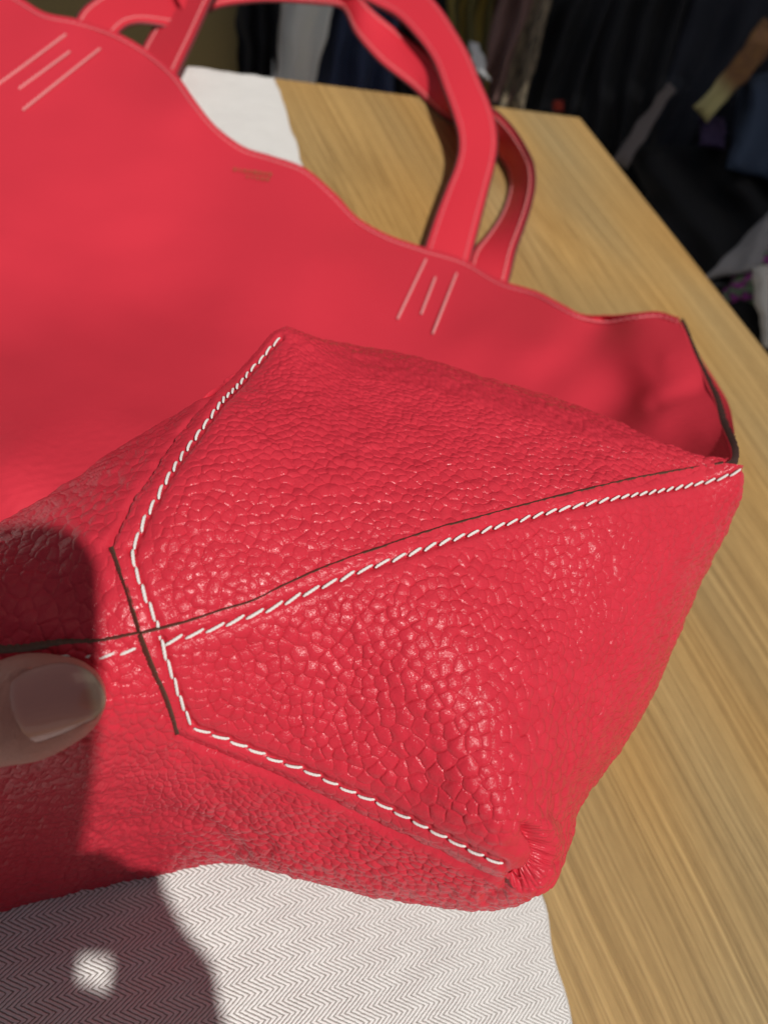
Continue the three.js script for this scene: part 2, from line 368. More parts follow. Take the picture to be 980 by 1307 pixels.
const surf = (u, v, layer = 0) => {
  const p = at(u, v, D(u, v) - layer), a = at(u + 2, v, D(u + 2, v) - layer), b = at(u, v + 2, D(u, v + 2) - layer);
  const n = new THREE.Vector3().crossVectors(b.sub(p), a.sub(p)).normalize();
  return { p, n };
};
// stitches: places first, since each pulls the leather down at its two holes
const stitches = [], holes = [];
function sewRow(poly, layer, pitch, slant, phase = 0, keep = 0.9) {
  const N = 600, c = curve(byLength(poly)), pts = [];
  for (let i = 0; i <= N; i++) { const [u, v] = c(i / N); pts.push([u, v, at(u, v, D(u, v))]); }
  const len = [0]; for (let i = 1; i <= N; i++) len.push(len[i - 1] + pts[i][2].distanceTo(pts[i - 1][2]));
  const n = Math.max(1, Math.round(len[N] / pitch)), step = len[N] / n;
  const find = (l) => { let i = 1; while (i < N && len[i] < l) i++; const t = clamp((l - len[i - 1]) / (len[i] - len[i - 1] || 1)); return [lerp(pts[i - 1][0], pts[i][0], t), lerp(pts[i - 1][1], pts[i][1], t)]; };
  for (let k = 0; k < n; k++) {
    const a = find((k + phase) * step), b = find((k + phase + 1) * step), m = find((k + phase + 0.5) * step);
    const A = surf(...a, layer), B = surf(...b, layer), S = surf(...m, layer);
    stitches.push({ a: A.p, b: B.p, m: S.p, n: S.n, slant: slant + (rnd() - 0.5) * 0.09, keep: keep * (0.95 + 0.1 * rnd()), w: 0.94 + 0.14 * rnd() });
    if (!k) holes.push([...a, 1]); holes.push([...b, 1]);
  }
}
const LAY = { up: 0.0022, low: 0.0037, under: 0, belly: 0.0015 };
sewRow(ST_M, LAY.low, 0.0051, 0.22);
sewRow(ST_UP, LAY.up, 0.0051, 0.2);
sewRow(ST_CROSS.slice(0, 5), LAY.up, 0.0051, -0.12);
sewRow(ST_CROSS.slice(4), LAY.low, 0.0051, -0.12);
sewRow(ST_LOW, LAY.low, 0.0053, 0.2, 0, 0.8);
sewRow(ST_L, LAY.belly, 0.0051, 0.2);

const seamLines = [ST_M, ST_UP, ST_CROSS, ST_LOW, ST_L].map(polyDist);
const holeGrid = new Map();
for (const h of holes) { const k = `${Math.floor(h[0] / 16)},${Math.floor(h[1] / 16)}`; if (!holeGrid.has(k)) holeGrid.set(k, []); holeGrid.get(k).push(h); }
const holeDip = (u, v, d) => {
  let s = 0; const a = Math.floor(u / 16), b = Math.floor(v / 16), q = d / PXF;
  for (let i = a - 1; i <= a + 1; i++) for (let j = b - 1; j <= b + 1; j++) for (const h of holeGrid.get(`${i},${j}`) ?? []) {
    const r = Math.hypot(h[0] - u, h[1] - v) * q; s += Math.exp(-((r / 0.0009) ** 2));
  }
  return Math.min(1.2, s);
};
// folds where the corner is gathered, and the slack under it
const tipFold = polyDist([[632, 1118], [652, 1124], [668, 1117], [680, 1098], [686, 1072], [688, 1045], [684, 1015]]);
const tipFold2 = polyDist([[655, 1122], [640, 1140], [618, 1146]]), tipFold3 = polyDist([[678, 1104], [700, 1100], [712, 1085]]);

const lipUp = polyDist(LIP_UP.map(([u, v]) => [u - 2, v - 1])), lipLow = polyDist(LIP_LOW.map(([u, v]) => [u - 1, v + 3]));
const pucker = (u, v, d) => { // the corner is gathered round the end of the seam: a tight ring of folds with a fuller rim outside it
  const a = Math.atan2(v - 1082, u - 647), r = Math.hypot(u - 647, v - 1082); if (r > 75 || a < -1.1 || a > 2.1) return 0;
  const q = (r - 38 - 2.5 * Math.sin(a * 2)) * d / PXF, w = sstep(-1.1, -0.5, a) * sstep(1.75, 1.2, a), g = (c, k) => Math.exp(-(((q - c) / k) ** 2));
  return w * (-0.0017 * g(0, 0.0012) + 0.0013 * g(0.004, 0.0028) + (0.00022 * Math.sin(a * 11 + 2.5 * Math.sin(a * 4)) + 0.0003 * n2(a * 9, q * 400)) * g(0.0008, 0.0022));
};
/** a leather panel over the picture-plane patch P(s, t); the side a = 1 is rolled back with radius R(s) pixels */
function panel({ name, P, nc, nr, nroll = 0, R = () => 0, thetaMax = 2.6, layer, grain, swap, close, field = D, mat = M.leather, parent = tote, relief, sA = 0, sB = 1 }) {
  const rows = nr + 1 + nroll + (close ? 10 : 0), cols = nc + 1, N = rows * cols;
  const pos = new Float32Array(N * 3), px = new Float32Array(N * 2), dep = new Float32Array(N), tmp = new THREE.Vector3();
  for (let i = 0; i < cols; i++) {
    const s = lerp(sA, sB, i / nc), Q = swap ? (a) => P(a, s) : (a) => P(s, a);
    const e = Q(1), z0 = Q(0), z1 = Q(0.96), L = Math.hypot(e[0] - z0[0], e[1] - z0[1]), ol = Math.hypot(e[0] - z1[0], e[1] - z1[1]) || 1;
    const ox = (e[0] - z1[0]) / ol, oy = (e[1] - z1[1]) / ol, r = nroll ? Math.min(R(s), 0.45 * L) : 0, a1 = 1 - r / L;
    let last;
    for (let j = 0; j < rows; j++) {
      const k = j * cols + i; let u, v, d;
      if (j <= nr + nroll) {
        if (j <= nr) { [u, v] = Q(a1 * j / nr); d = field(u, v); }
        else {
          const th = (j - nr) / nroll * thetaMax, c = Q(a1), back = r * Math.sin(th);
          u = c[0] + ox * back; v = c[1] + oy * back;
          const end = [c[0] + ox * r, c[1] + oy * r], fix = Math.sin(Math.min(th, Math.PI / 2));
          u += (e[0] - end[0]) * fix; v += (e[1] - end[1]) * fix;
          d = field(u, v) + r * field(u, v) / PXF * (1 - Math.cos(th));
        }
        d -= layer ? layer(s, j <= nr ? a1 * j / nr : 1, u, v, d) : 0;
        tmp.copy(at(u, v, d)); last = tmp.clone();
      } else tmp.copy(last).lerp(close(s), sstep(0, 1, (j - nr - nroll) / 10));
      px[2 * k] = u ?? -9999; px[2 * k + 1] = v ?? -9999; dep[k] = d ?? 0.3;
      pos[3 * k] = tmp.x; pos[3 * k + 1] = tmp.y; pos[3 * k + 2] = tmp.z;
    }
  }
  // which way is out
  const mid = Math.floor(nr / 2) * cols + Math.floor(cols / 2), v3 = (k) => new THREE.Vector3(pos[3 * k], pos[3 * k + 1], pos[3 * k + 2]);
  const nrm = new THREE.Vector3().crossVectors(v3(mid + cols).sub(v3(mid)), v3(mid + 1).sub(v3(mid)));
  const flip = nrm.dot(camera.position.clone().sub(v3(mid))) < 0, idx = gridIndex(cols, rows, flip);
  const smooth = meshOf(pos, idx), nor = smooth.attributes.normal.array;
  const live = (nr + 1 + nroll) * cols;
  if (grain) {
    const g = grain, c1 = new Cells(pos, live, (i) => g.r * (g.size ? g.size(px[2 * i], px[2 * i + 1]) : 1) * (0.96 + 0.16 * n3(pos[3 * i] * 60, pos[3 * i + 1] * 60, pos[3 * i + 2] * 60)), g.seed);
    const c2 = new Cells(pos, live, () => g.r * 0.42, g.seed + 1), o = [0, 0, 0, 0], q = [0, 0, 0, 0], moved = new Float32Array(pos);
    for (let i = 0; i < live; i++) {
      const x = pos[3 * i], y = pos[3 * i + 1], z = pos[3 * i + 2], u = px[2 * i], v = px[2 * i + 1];
      const f = 200, w = 0.0004, wx = x + w * n3(x * f, y * f, z * f), wy = y + w * n3(x * f + 50, y * f, z * f), wz = z + w * n3(x * f, y * f + 50, z * f);
      let tx = 0, ty = 0, tz = 0, k = 0;
      if (g.pull) { const p = g.pull(u, v); if (p) { k = p[2]; const a = at(u, v, dep[i]), b = at(u + p[0], v + p[1], field(u + p[0], v + p[1])); b.sub(a).normalize(); tx = b.x; ty = b.y; tz = b.z; } }
      c1.two(wx, wy, wz, tx, ty, tz, k, o);
      c2.two(wx + w * 0.4, wy, wz, tx, ty, tz, k, q);
      const r = g.r, e = clamp((o[1] - o[0]) / (r * 0.36)), deep = 0.5 + 0.5 * hash(o[2], o[3]), crease = 1 - deep * (1 - Math.sqrt(1 - (1 - e) * (1 - e))), bulge = 1 - Math.min(1.1, (o[0] / (r * 0.72)) ** 2), dome = 0.36 * bulge + 0.64 * crease;
      const e2 = clamp((q[1] - q[0]) / (r * 0.2)), fine = Math.sqrt(1 - (1 - e2) * (1 - e2)) * (0.3 + 0.7 * hash(q[2], q[3]));
      let amp = g.A * (g.amp ? g.amp(u, v) : 1), calm = 1, dip = 0;
      let lines = 0;
      if (o[3] >= 0 && e < 1) {
        const S = c1.x, a = 3 * o[2], b = 3 * o[3], dx = S[b] - S[a], dy = S[b + 1] - S[a + 1], dz = S[b + 2] - S[a + 2], nx = nor[3 * i], ny = nor[3 * i + 1], nz = nor[3 * i + 2];
        const ux = ny * dz - nz * dy, uy = nz * dx - nx * dz, uz = nx * dy - ny * dx, l = Math.hypot(ux, uy, uz) || 1;
        const t = ((x - S[a]) * ux + (y - S[a + 1]) * uy + (z - S[a + 2]) * uz) / l, k2 = hash(o[2] + 13, o[3] + 5);
        lines = (Math.sin(t * TAU / lerp(0.0008, 0.0013, k2) + k2 * 40) + 0.6 * Math.sin(t * TAU / 0.00061 + k2 * 90)) * (1 - e) * e * 4 * 0.06 * hash(o[2] + 3, o[3] + 31);
      }
      if (g.seams) {
        const m = dep[i] / PXF;
        for (const sd of seamLines) { const ds = sd(u, v) * m; if (ds < 0.012) { calm = Math.min(calm, lerp(0.28, 1, sstep(0.001, 0.006, ds))); dip += 0.0008 * Math.exp(-((ds / 0.0012) ** 2)); } }
        dip += 0.00055 * holeDip(u, v, dep[i]);
      }
      const lump = 0.00035 * n3(x * 90, y * 90, z * 90) + 0.0002 * n3(x * 180, y * 180, z * 180);
      const h = amp * calm * (0.95 * dome + 0.08 * fine + lines - 0.75) - dip + (g.lump ?? 1) * calm * lump + (relief ? relief(u, v, dep[i]) : 0);
      moved[3 * i] += nor[3 * i] * h; moved[3 * i + 1] += nor[3 * i + 1] * h; moved[3 * i + 2] += nor[3 * i + 2] * h;
    }
    pos.set(moved);
  }
  const uv = new Float32Array(N * 2), mr = Math.floor(nr / 2) * cols, mc = Math.floor(cols / 2);
  const E1 = v3(mr + Math.floor(cols * 0.8)).sub(v3(mr + Math.floor(cols * 0.2))).normalize(), E2 = v3(nr * cols + mc).sub(v3(mc)); E2.addScaledVector(E1, -E2.dot(E1)).normalize();
  for (let i = 0; i < N; i++) { const x = pos[3 * i], y = pos[3 * i + 1], z = pos[3 * i + 2]; uv[2 * i] = x * E1.x + y * E1.y + z * E1.z; uv[2 * i + 1] = x * E2.x + y * E2.y + z * E2.z; }
  return part(name, meshOf(pos, idx, uv), mat, parent);
}
const ruled = (b, t) => (s, a) => { const p = b(s), q = t(s); return [lerp(p[0], q[0], a), lerp(p[1], q[1], a)]; };
const coons = (B, T, Lf, Rt) => { // B, T run along s; Lf, Rt along t
  const c00 = B(0), c10 = B(1), c01 = T(0), c11 = T(1);
  return (s, t) => { const b = B(s), q = T(s), l = Lf(t), r = Rt(t); return [0, 1].map((k) => (1 - t) * b[k] + t * q[k] + (1 - s) * l[k] + s * r[k] - ((1 - s) * (1 - t) * c00[k] + s * (1 - t) * c10[k] + (1 - s) * t * c01[k] + s * t * c11[k])); };
};
const spread = (pts, a, b) => byLength(pts).map((r) => [lerp(a, b, r[0]), ...r.slice(1)]);
const under = new THREE.Vector3().copy(at(430, 900, dAtY(430, 900, 0.012)));

{ // panel above the long seam
  const top = curve([...spread(LIP_UP, 0, 0.4).map((r, i, l) => (i === l.length - 1 ? [...r, 1] : r)), ...spread(SIL_1, 0.4, 1).slice(1)]);
  const bottom = curve(EDGE_M.map(([u, v]) => [(u - 181) / 742, u, v]));
  panel({
    name: 'upper_corner_panel', P: ruled(bottom, top), nc: 700, nr: 370, nroll: 60, R: (s) => lerp(6, lerp(44, 20, sstep(0.75, 1, s)), sstep(0.385, 0.48, s)), thetaMax: 2.5,
    layer: () => LAY.up,
    grain: { r: 0.0025, A: 0.00080, seed: 101, seams: true, size: (u, v) => lerp(1.05, 0.86, sstep(640, 460, v)) },
  });
}
{ // panel left of the cross seam, up to the ridge
  const bottom = curve([...spread(EDGE_L.map(([u, v]) => [u, v + 6]), 0, 0.56), [0.6, 194, 815, 1], [0.66, 186, 783], [0.74, 165, 725], [0.79, 160, 694], [0.85, 190, 642], [0.92, 240, 566], [0.97, 290, 506], [1, 318, 478]]);
  const top = curve(spread(SIL_3A, 0, 1));
  panel({
    name: 'left_upper_panel', P: ruled(bottom, top), nc: 440, nr: 220, nroll: 40, R: (s) => lerp(26, 14, sstep(0.8, 1, s)), thetaMax: 2.4, layer: () => LAY.under,
    relief: (u, v, d) => -0.0016 * Math.exp(-((lipUp(u, v) * d / PXF / 0.0011) ** 2)),
    grain: { r: 0.0031, A: 0.00058, seed: 201, seams: false, amp: (u, v) => lerp(0.15, 1, sstep(3, 16, lipUp(u, v))), pull: (u, v) => (v > 650 ? [-0.25, 1, 0.55 * sstep(650, 720, v)] : null) },
  });
}
{ // the large outer panel below the long seam
  const Tp = curve(byLength([...EDGE_M, [949, 594]])), Bt = curve(byLength(LIP_LOW)), Lf = curve(byLength(CROSS_LOW)), Rt = curve(byLength(SIL_2));
  const lipD = polyDist(LIP_LOW);
  panel({
    name: 'lower_corner_panel', P: coons(Tp, Bt, Lf, Rt), swap: true, nc: 580, nr: 720, nroll: 60, R: (t) => lerp(lerp(16, 62, sstep(0, 0.25, t)), 10, sstep(0.72, 1, t)), thetaMax: 2.3,
    layer: (s, a, u, v) => { const k = sstep(632, 662, u), f = lipD(u, v); return lerp(LAY.low * Math.sqrt(1 - (1 - clamp(0.02 + f / 8)) ** 2), lerp(LAY.belly + 0.0001, LAY.low, sstep(0, 55, f)), k); },
    grain: { r: 0.0028, A: 0.00092, seed: 301, seams: true,  amp: (u, v) => lerp(0.3, 1, sstep(12, 36, Math.hypot(u - 660, v - 1086))) * lerp(1, 0.9, sstep(690, 800, u + 0.25 * (v - 800))), size: (u, v) => lerp(1, 1.28, sstep(220, 60, Math.hypot(u - 610, v - 960))), pull: (u, v) => (u > 640 ? [-0.5, 1, 0.4 * sstep(640, 800, u)] : u < 560 && v > 880 ? [-0.2, 1, 0.35] : null) },
    relief: (u, v, d) => pucker(u, v, d) - 0.0005 * Math.exp(-((tipFold3(u, v) * d / PXF / 0.0011) ** 2)) + pucker(u, v, d),
    close: () => under,
  });
}
{ // belly of the bag under the lip, down to the cloth
  const top = curve([...spread(EDGE_L, 0, 0.31).map((r, i, l) => (i === l.length - 1 ? [...r, 1] : r)), [0.36, 208, 850], [0.41, 226, 893], [0.45, 242, 928, 1], ...spread([[242, 928], ...LIP_LOW.slice(1).map(([u, v]) => [u + 3, v - 9])], 0.45, 1).slice(1)]);
  const bottom = curve(spread(SIL_3B, 0, 1));
  const crease = polyDist([[150, 1058], [215, 1040], [262, 1052], [300, 1085]]), crease2 = polyDist([[225, 955], [300, 1040], [345, 1085]]), crease3 = polyDist([[180, 950], [240, 1020], [290, 1062]]);
  panel({
    name: 'belly_panel', P: ruled(top, bottom), nc: 640, nr: 230, nroll: 50, R: (s) => lerp(12, lerp(30, 24, sstep(0.85, 1, s)), sstep(0.4, 0.62, s)), thetaMax: 2.4, layer: () => LAY.belly,
    grain: { r: 0.0028, A: 0.00095, seed: 401, seams: false, amp: (u, v) => lerp(0.2, 1, sstep(3, 14, lipLow(u, v))), size: (u, v) => lerp(0.85, 1.1, sstep(1010, 1080, v)) * lerp(1, 0.85, sstep(300, 420, u)), pull: (u, v) => { const k = sstep(90, 190, u) * sstep(520, 300, u) * sstep(860, 930, v) * sstep(1085, 1050, v); return k > 0.02 ? [0.62, 0.8, 0.86 * k] : null; } },
    relief: (u, v, d) => -0.0015 * sstep(655, 615, u) * Math.exp(-((lipLow(u, v) * d / PXF / 0.0011) ** 2)) - 0.0012 * Math.exp(-((crease(u, v) * d / PXF / 0.0026) ** 2)) - 0.0006 * Math.exp(-((crease2(u, v) * d / PXF / 0.0018) ** 2)) - 0.0016 * Math.exp(-((tipFold2(u, v) * d / PXF / 0.0014) ** 2)) - 0.0004 * Math.exp(-((tipFold3(u, v) * d / PXF / 0.0011) ** 2)) ,
    close: () => under,
  });
}
/** the painted raw edge of a panel: a slanted strip from its top layer down to the layer under it */
function rawEdge(name, poly, top, low, wOf, side, field = D, mat = M.edge) {
  const c = curve(byLength(poly)), N = 260, pos = [], prof = [[-0.5, 0.00012], [0.15, 0.0001], [0.55, -0.0001], [1, -1]];
  for (let i = 0; i <= N; i++) {
    const s = i / N, [u, v] = c(s), [u2, v2] = c(Math.min(1, s + 0.004)), [u1, v1] = c(Math.max(0, s - 0.004)), l = Math.hypot(u2 - u1, v2 - v1);
    const nx = -(v2 - v1) / l * side, ny = (u2 - u1) / l * side, w = wOf(s) * (0.88 + 0.12 * n2(s * 40, top * 1000)), d = field(u, v);
    for (const [k, h] of prof) {
      const a = k < 0 ? k * 1.2 : k * w, lay = h === -1 ? low - 0.0003 : top + h - (k === 0.55 ? 0.25 * (top - low) : 0);
      pos.push(...at(u + nx * a, v + ny * a, d - lay).toArray());
    }
  }
  return part(name, meshOf(pos, gridIndex(prof.length, N + 1, false)), mat, tote, 'dark brown painted cut edge of the red leather');
}
rawEdge('painted_edge', EDGE_M, LAY.low, LAY.up, (s) => lerp(4.6, 2.8, sstep(0, 0.15, s)), -1);
rawEdge('painted_edge', CROSS_UP, LAY.up, LAY.under, () => 7, 1);
rawEdge('painted_edge', CROSS_LOW, LAY.low, LAY.belly, (s) => lerp(9, 6, s), 1);
rawEdge('painted_edge', EDGE_L, LAY.belly, LAY.under, (s) => lerp(14, 5, sstep(0.45, 0.9, s)), -1);

{ // one stitch: three plies twisted together, dipping at both ends; made once, copied for every stitch
  const plies = [];
  for (let k = 0; k < 3; k++) {
    const pts = [];
    for (let i = 0; i <= 16; i++) { const t = i / 16 * 2 - 1, f = Math.sqrt(Math.max(0.03, 1 - Math.pow(Math.abs(t), 5))), a = t * 5.2 + k * TAU / 3; pts.push(new THREE.Vector3(t * 0.5, Math.cos(a) * 0.055 * f - 0.11 * Math.pow(Math.abs(t), 3), Math.sin(a) * 0.07 * f)); }
    plies.push(new THREE.TubeGeometry(new THREE.CatmullRomCurve3(pts), 18, 0.062, 6, false));
  }
  for (const t of [-0.5, 0.5]) plies.push(new THREE.SphereGeometry(0.075, 6, 5).translate(t * 0.97, -0.1, 0));
  const geo = mergeGeometries(plies);
  for (const s of stitches) {
    const len = s.a.distanceTo(s.b) * s.keep, m = part('stitch', geo, M.thread, tote);
    const x = s.b.clone().sub(s.a).normalize(), y = s.n.clone().addScaledVector(x, -s.n.dot(x)).normalize();
    x.applyAxisAngle(y, s.slant);
    const z = new THREE.Vector3().crossVectors(x, y);
    m.quaternion.setFromRotationMatrix(new THREE.Matrix4().makeBasis(x, y, z));
    m.position.copy(s.m).addScaledVector(y, 0.00012);
    m.scale.set(len, 0.0032 * s.w, 0.0032 * s.w);
  }
}

// ---- the body of the bag lying away from us
const TOP = [[-140, -150], [-60, -60], [0, -18], [30, 0], [55, 15], [100, 25], [150, 42], [190, 65], [225, 95], [250, 130], [280, 165], [310, 187], [350, 200], [390, 215], [425, 245], [460, 280], [490, 297], [540, 315], [590, 330], [640, 358], [690, 374], [715, 388], [740, 400], [770, 405], [810, 400], [840, 398], [866, 406]];
const HID = [[-140, 850], [-60, 790], [0, 740], [100, 672], [238, 580], [305, 535], [366, 480], [490, 500], [605, 528], [700, 548], [786, 568], [871, 590], [928, 589]];
const RIGHT = [[928, 589], [931, 580], [927, 562], [918, 540], [911, 512], [899, 483], [884, 450], [872, 420], [866, 406]];
const yd = (u, v, y) => [u, v, dAtY(u, v, y)];
const DF = depthField([
  yd(-140, -100, .03), yd(0, 0, .028), yd(100, 30, .04), yd(190, 70, .026), yd(250, 130, .045), yd(310, 190, .03), yd(390, 215, .03), yd(460, 280, .02), yd(540, 315, .018), yd(640, 358, .022), yd(740, 400, .05), yd(770, 405, .048), yd(810, 400, .062), yd(862, 408, .075),
  [0, 600, .236], [0, 690, .228], [0, 450, .328], [0, 300, .392], [0, 150, .462], [-140, 500, .30], [-140, 800, .215], [-140, 300, .39], [200, 400, .383], [200, 250, .45], [120, 560, .26], [238, 540, .283], [305, 490, .328], [366, 440, .372], [490, 480, .382], [400, 330, .44], [600, 430, .43], [605, 500, .385],
  [700, 440, .432], [700, 520, .375], [786, 550, .345], [871, 580, .306], [930, 586, .279],
  [760, 480, .408], [800, 500, .386], [815, 465, .402], [850, 450, .408], [870, 500, .370], [900, 560, .316], [840, 530, .348], [918, 545, .330], [905, 497, .376], [885, 450, .420],
]);
{
  const P = coons(curve(byLength(HID)), curve(byLength(TOP)), curve([[0, -140, 850], [1, -140, -150]]), curve(byLength(RIGHT)));
  const wrinkle = [polyDist([[735, 560], [770, 520], [800, 490], [835, 470]]), polyDist([[838, 508], [865, 500], [892, 494]]), polyDist([[800, 560], [860, 555], [900, 570]]), polyDist([[700, 470], [745, 440], [770, 410]])];
  panel({
    name: 'front_panel', P, nc: 240, nr: 240, nroll: 14, R: () => 3.2, thetaMax: 3.0, field: DF, mat: M.smooth,
    grain: { r: 0.0028, A: 0.0002, seed: 501, seams: false, lump: 0.1, amp: (u, v) => lerp(0.12, 1.7, sstep(470, 600, v)) },
    relief: (u, v, d) => { const m = d / PXF, g = (k, w) => Math.exp(-((wrinkle[k](u, v, 120) * m / w) ** 2)); return -0.0045 * g(0, 0.014) - 0.0014 * g(1, 0.005) - 0.0012 * g(2, 0.007) - 0.002 * g(3, 0.012) + 0.0006 * n2(u / 130, v / 90); },
  });
  // the back panel under it, showing as a rim at the right
  const off = (pts, du, dv) => pts.map(([u, v]) => [u + du, v + dv]);
  const R2 = [[934, 600], [936, 575], [937, 560], [935, 540], [929, 515], [914, 488], [897, 462], [880, 432], [868, 410]];
  const DB = (u, v) => lerp(DF(u, v) + 0.012, dAtY(u, v, 0.006), sstep(560, 430, v));
  const P2 = coons(curve(byLength([...off(HID.slice(0, -1), 0, 14), [934, 600]])), curve(byLength([...off(TOP.slice(0, -1), 0, 6), [868, 410]])), curve([[0, -140, 864], [1, -140, -144]]), curve(byLength(R2)));
  panel({ name: 'back_panel', P: P2, nc: 120, nr: 120, nroll: 8, R: () => 3, thetaMax: 2.6, field: DB, mat: M.smooth });
  // dark edge along the right end
  rawEdge('painted_edge', [[925, 592], [933, 586], [934, 574], [929, 560], [920, 540], [913, 512], [901, 483], [886, 450], [874, 421], [868, 408]], 0.0012, -0.004, (s) => lerp(10, 4.5, sstep(0.25, 0.75, s)), 1, (u, v) => DF(u, v), M.edgeDark);
}
/** a run of small thread dashes on the front panel or a strap, given by places and outward normals */
function threadRun(name, pts, nrm, r, mat, parent, pitch = 0.0044) {
  const c = new THREE.CatmullRomCurve3(pts), L = c.getLength(), n = Math.max(1, Math.round(L / pitch)), gs = [];
  const nc = new THREE.CatmullRomCurve3(nrm);
  for (let k = 0; k < n; k++) {
    const a = [];
    for (let i = 0; i <= 4; i++) { const f = i / 4, p = c.getPointAt(clamp((k + 0.1 + 0.8 * f) / n)), q = nc.getPoint(clamp((k + 0.5) / n)).normalize(); a.push(p.addScaledVector(q, r * (0.5 - 1.1 * Math.pow(Math.abs(2 * f - 1), 3)))); }
    gs.push(new THREE.TubeGeometry(new THREE.CatmullRomCurve3(a), 5, r, 5, false));
  }
  return part(name, mergeGeometries(gs), mat, parent);
}
const surfF = (u, v) => { const p = at(u, v, DF(u, v)), a = at(u + 3, v, DF(u + 3, v)), b = at(u, v + 3, DF(u, v + 3)); return { p, n: new THREE.Vector3().crossVectors(b.sub(p), a.sub(p)).normalize() }; };
function sewFront(name, poly, r, mat, n = 40) {
  const c = curve(byLength(poly)), P = [], Nn = [];
  for (let i = 0; i <= n; i++) { const [u, v] = c(i / n), s = surfF(u, v); P.push(s.p.addScaledVector(s.n, 0.0006)); Nn.push(s.n); }
  return threadRun(name, P, Nn, r, mat, tote);
}
sewFront('edge_stitching', TOP.slice(2).map(([u, v], i, l) => { const a = l[Math.max(0, i - 1)], b = l[Math.min(l.length - 1, i + 1)], L = Math.hypot(b[0] - a[0], b[1] - a[1]); return [u - (b[1] - a[1]) / L * 7, v + (b[0] - a[0]) / L * 7]; }), 0.0006, M.pinkThread, 160);
for (const l of [[[-40, 135], [0, 108], [85, 45]], [[25, 115], [90, 67]], [[30, 142], [128, 63]], [[507, 408], [543, 332]], [[537, 402], [555, 355]], [[552, 427], [582, 350]]]) sewFront('stitched_mark', l, 0.00075, M.paleThread, 12);
{ // worn foil stamp, too blurred to read
  const gs = [], r = seeded(33);
  for (let row = 0; row < 2; row++) for (let k = 0; k < 8 - row * 3; k++) {
    const u = 300 + row * 14 + k * 6.4 + row * 2, v = 217 + row * 9 + k * 0.9, s = surfF(u, v), h = 2 + 2 * r(), w = 1 + 1.5 * r();
    const p = [[-w, -h], [w, -h], [w, h], [-w, h]].map(([a, b]) => { const q = surfF(u + a * 0.9, v + b * 0.7); return q.p.addScaledVector(q.n, 0.0005).toArray(); });
    gs.push(meshOf(p.flat(), [0, 1, 2, 0, 2, 3]));
  }
  const m = part('foil_stamp', mergeGeometries(gs), M.gold.clone(), tote, 'worn gold foil stamp near the top edge'); m.material.side = THREE.DoubleSide;
}

// ---- handles: straps between two traced edges, each place at its own distance
function strap(name, A, B, hA, thick, label) {
  // A, B: the two edges in the picture; hA: rows [s, height of edge A, height of edge B] above the table
  const ca = curve(byLength(A)), cb = curve(byLength(B)), ch = curve(hA), N = 90, K = 8, pos = [], uv = [], rimA = [], rimB = [], nA = [];
  const ring = [];
  for (let i = 0; i <= K; i++) ring.push([i / K, 1]);
  for (let i = 1; i <= 4; i++) ring.push([1, 1 - i / 2]);
  for (let i = 1; i <= K; i++) ring.push([1 - i / K, -1]);
  for (let i = 1; i <= 4; i++) ring.push([0, -1 + i / 2]);
  for (let j = 0; j <= N; j++) {
    const s = j / N, lay = (e, y) => at(e[0], e[1], dAtY(e[0], e[1], y)), h2 = ch(s), p = lay(ca(s), h2[0]), q = lay(cb(s), h2[1]);
    const s2 = Math.min(1, s + 0.01), s1 = Math.max(0, s - 0.01), mid = (x) => { const hh = ch(x); return lay(ca(x), hh[0]).add(lay(cb(x), hh[1])).multiplyScalar(0.5); };
    const t = mid(s2).sub(mid(s1)).normalize(), w = q.clone().sub(p), n = new THREE.Vector3().crossVectors(t, w).normalize();
    if (n.dot(camera.position.clone().sub(p)) < 0) n.negate();
    ring.forEach(([x, h]) => {
      const round = Math.sqrt(1 - h * h * 0.999) * (h === 1 || h === -1 ? 0 : 1), e = x === 1 ? 1 : x === 0 ? -1 : 0, crown = 0.0004 * (1 - (2 * x - 1) ** 2);
      const c = p.clone().lerp(q, x).addScaledVector(n, h * thick / 2 + (h > 0 ? crown : 0)).addScaledVector(w.clone().normalize(), e * round * thick * 0.35);
      pos.push(c.x, c.y, c.z); uv.push(x * w.length(), s * 0.4);
    });
    rimA.push(p.clone().lerp(q, 0.1).addScaledVector(n, thick / 2 + 0.0003)); rimB.push(p.clone().lerp(q, 0.9).addScaledVector(n, thick / 2 + 0.0003)); nA.push(n);
  }
  const g = meshOf(pos, gridIndex(ring.length, N + 1, false), uv);
  const m = part(name, g, M.strap, tote, label);
  for (const rim of [rimA, rimB]) threadRun('edge_stitching', rim, nA, 0.00055, name === 'front_handle' ? M.pinkThread : M.paleThread, m, 0.0046);
  // painted cut edges
  for (const [rim, x] of [[0, 0], [1, 1]]) {
    const P = [];
    for (let j = 0; j <= N; j++) { const o = (j * ring.length + (x ? K + 2 : ring.length - 2)) * 3; P.push(new THREE.Vector3(pos[o], pos[o + 1], pos[o + 2])); }
    part('painted_edge', new THREE.TubeGeometry(new THREE.CatmullRomCurve3(P), 120, thick * 0.42, 6, false), M.edgeRed, m);
  }
  return m;
}
M.edgeRed = new THREE.MeshStandardMaterial({ color: new THREE.Color().setRGB(0.13, 0.022, 0.024), roughness: 0.6 });
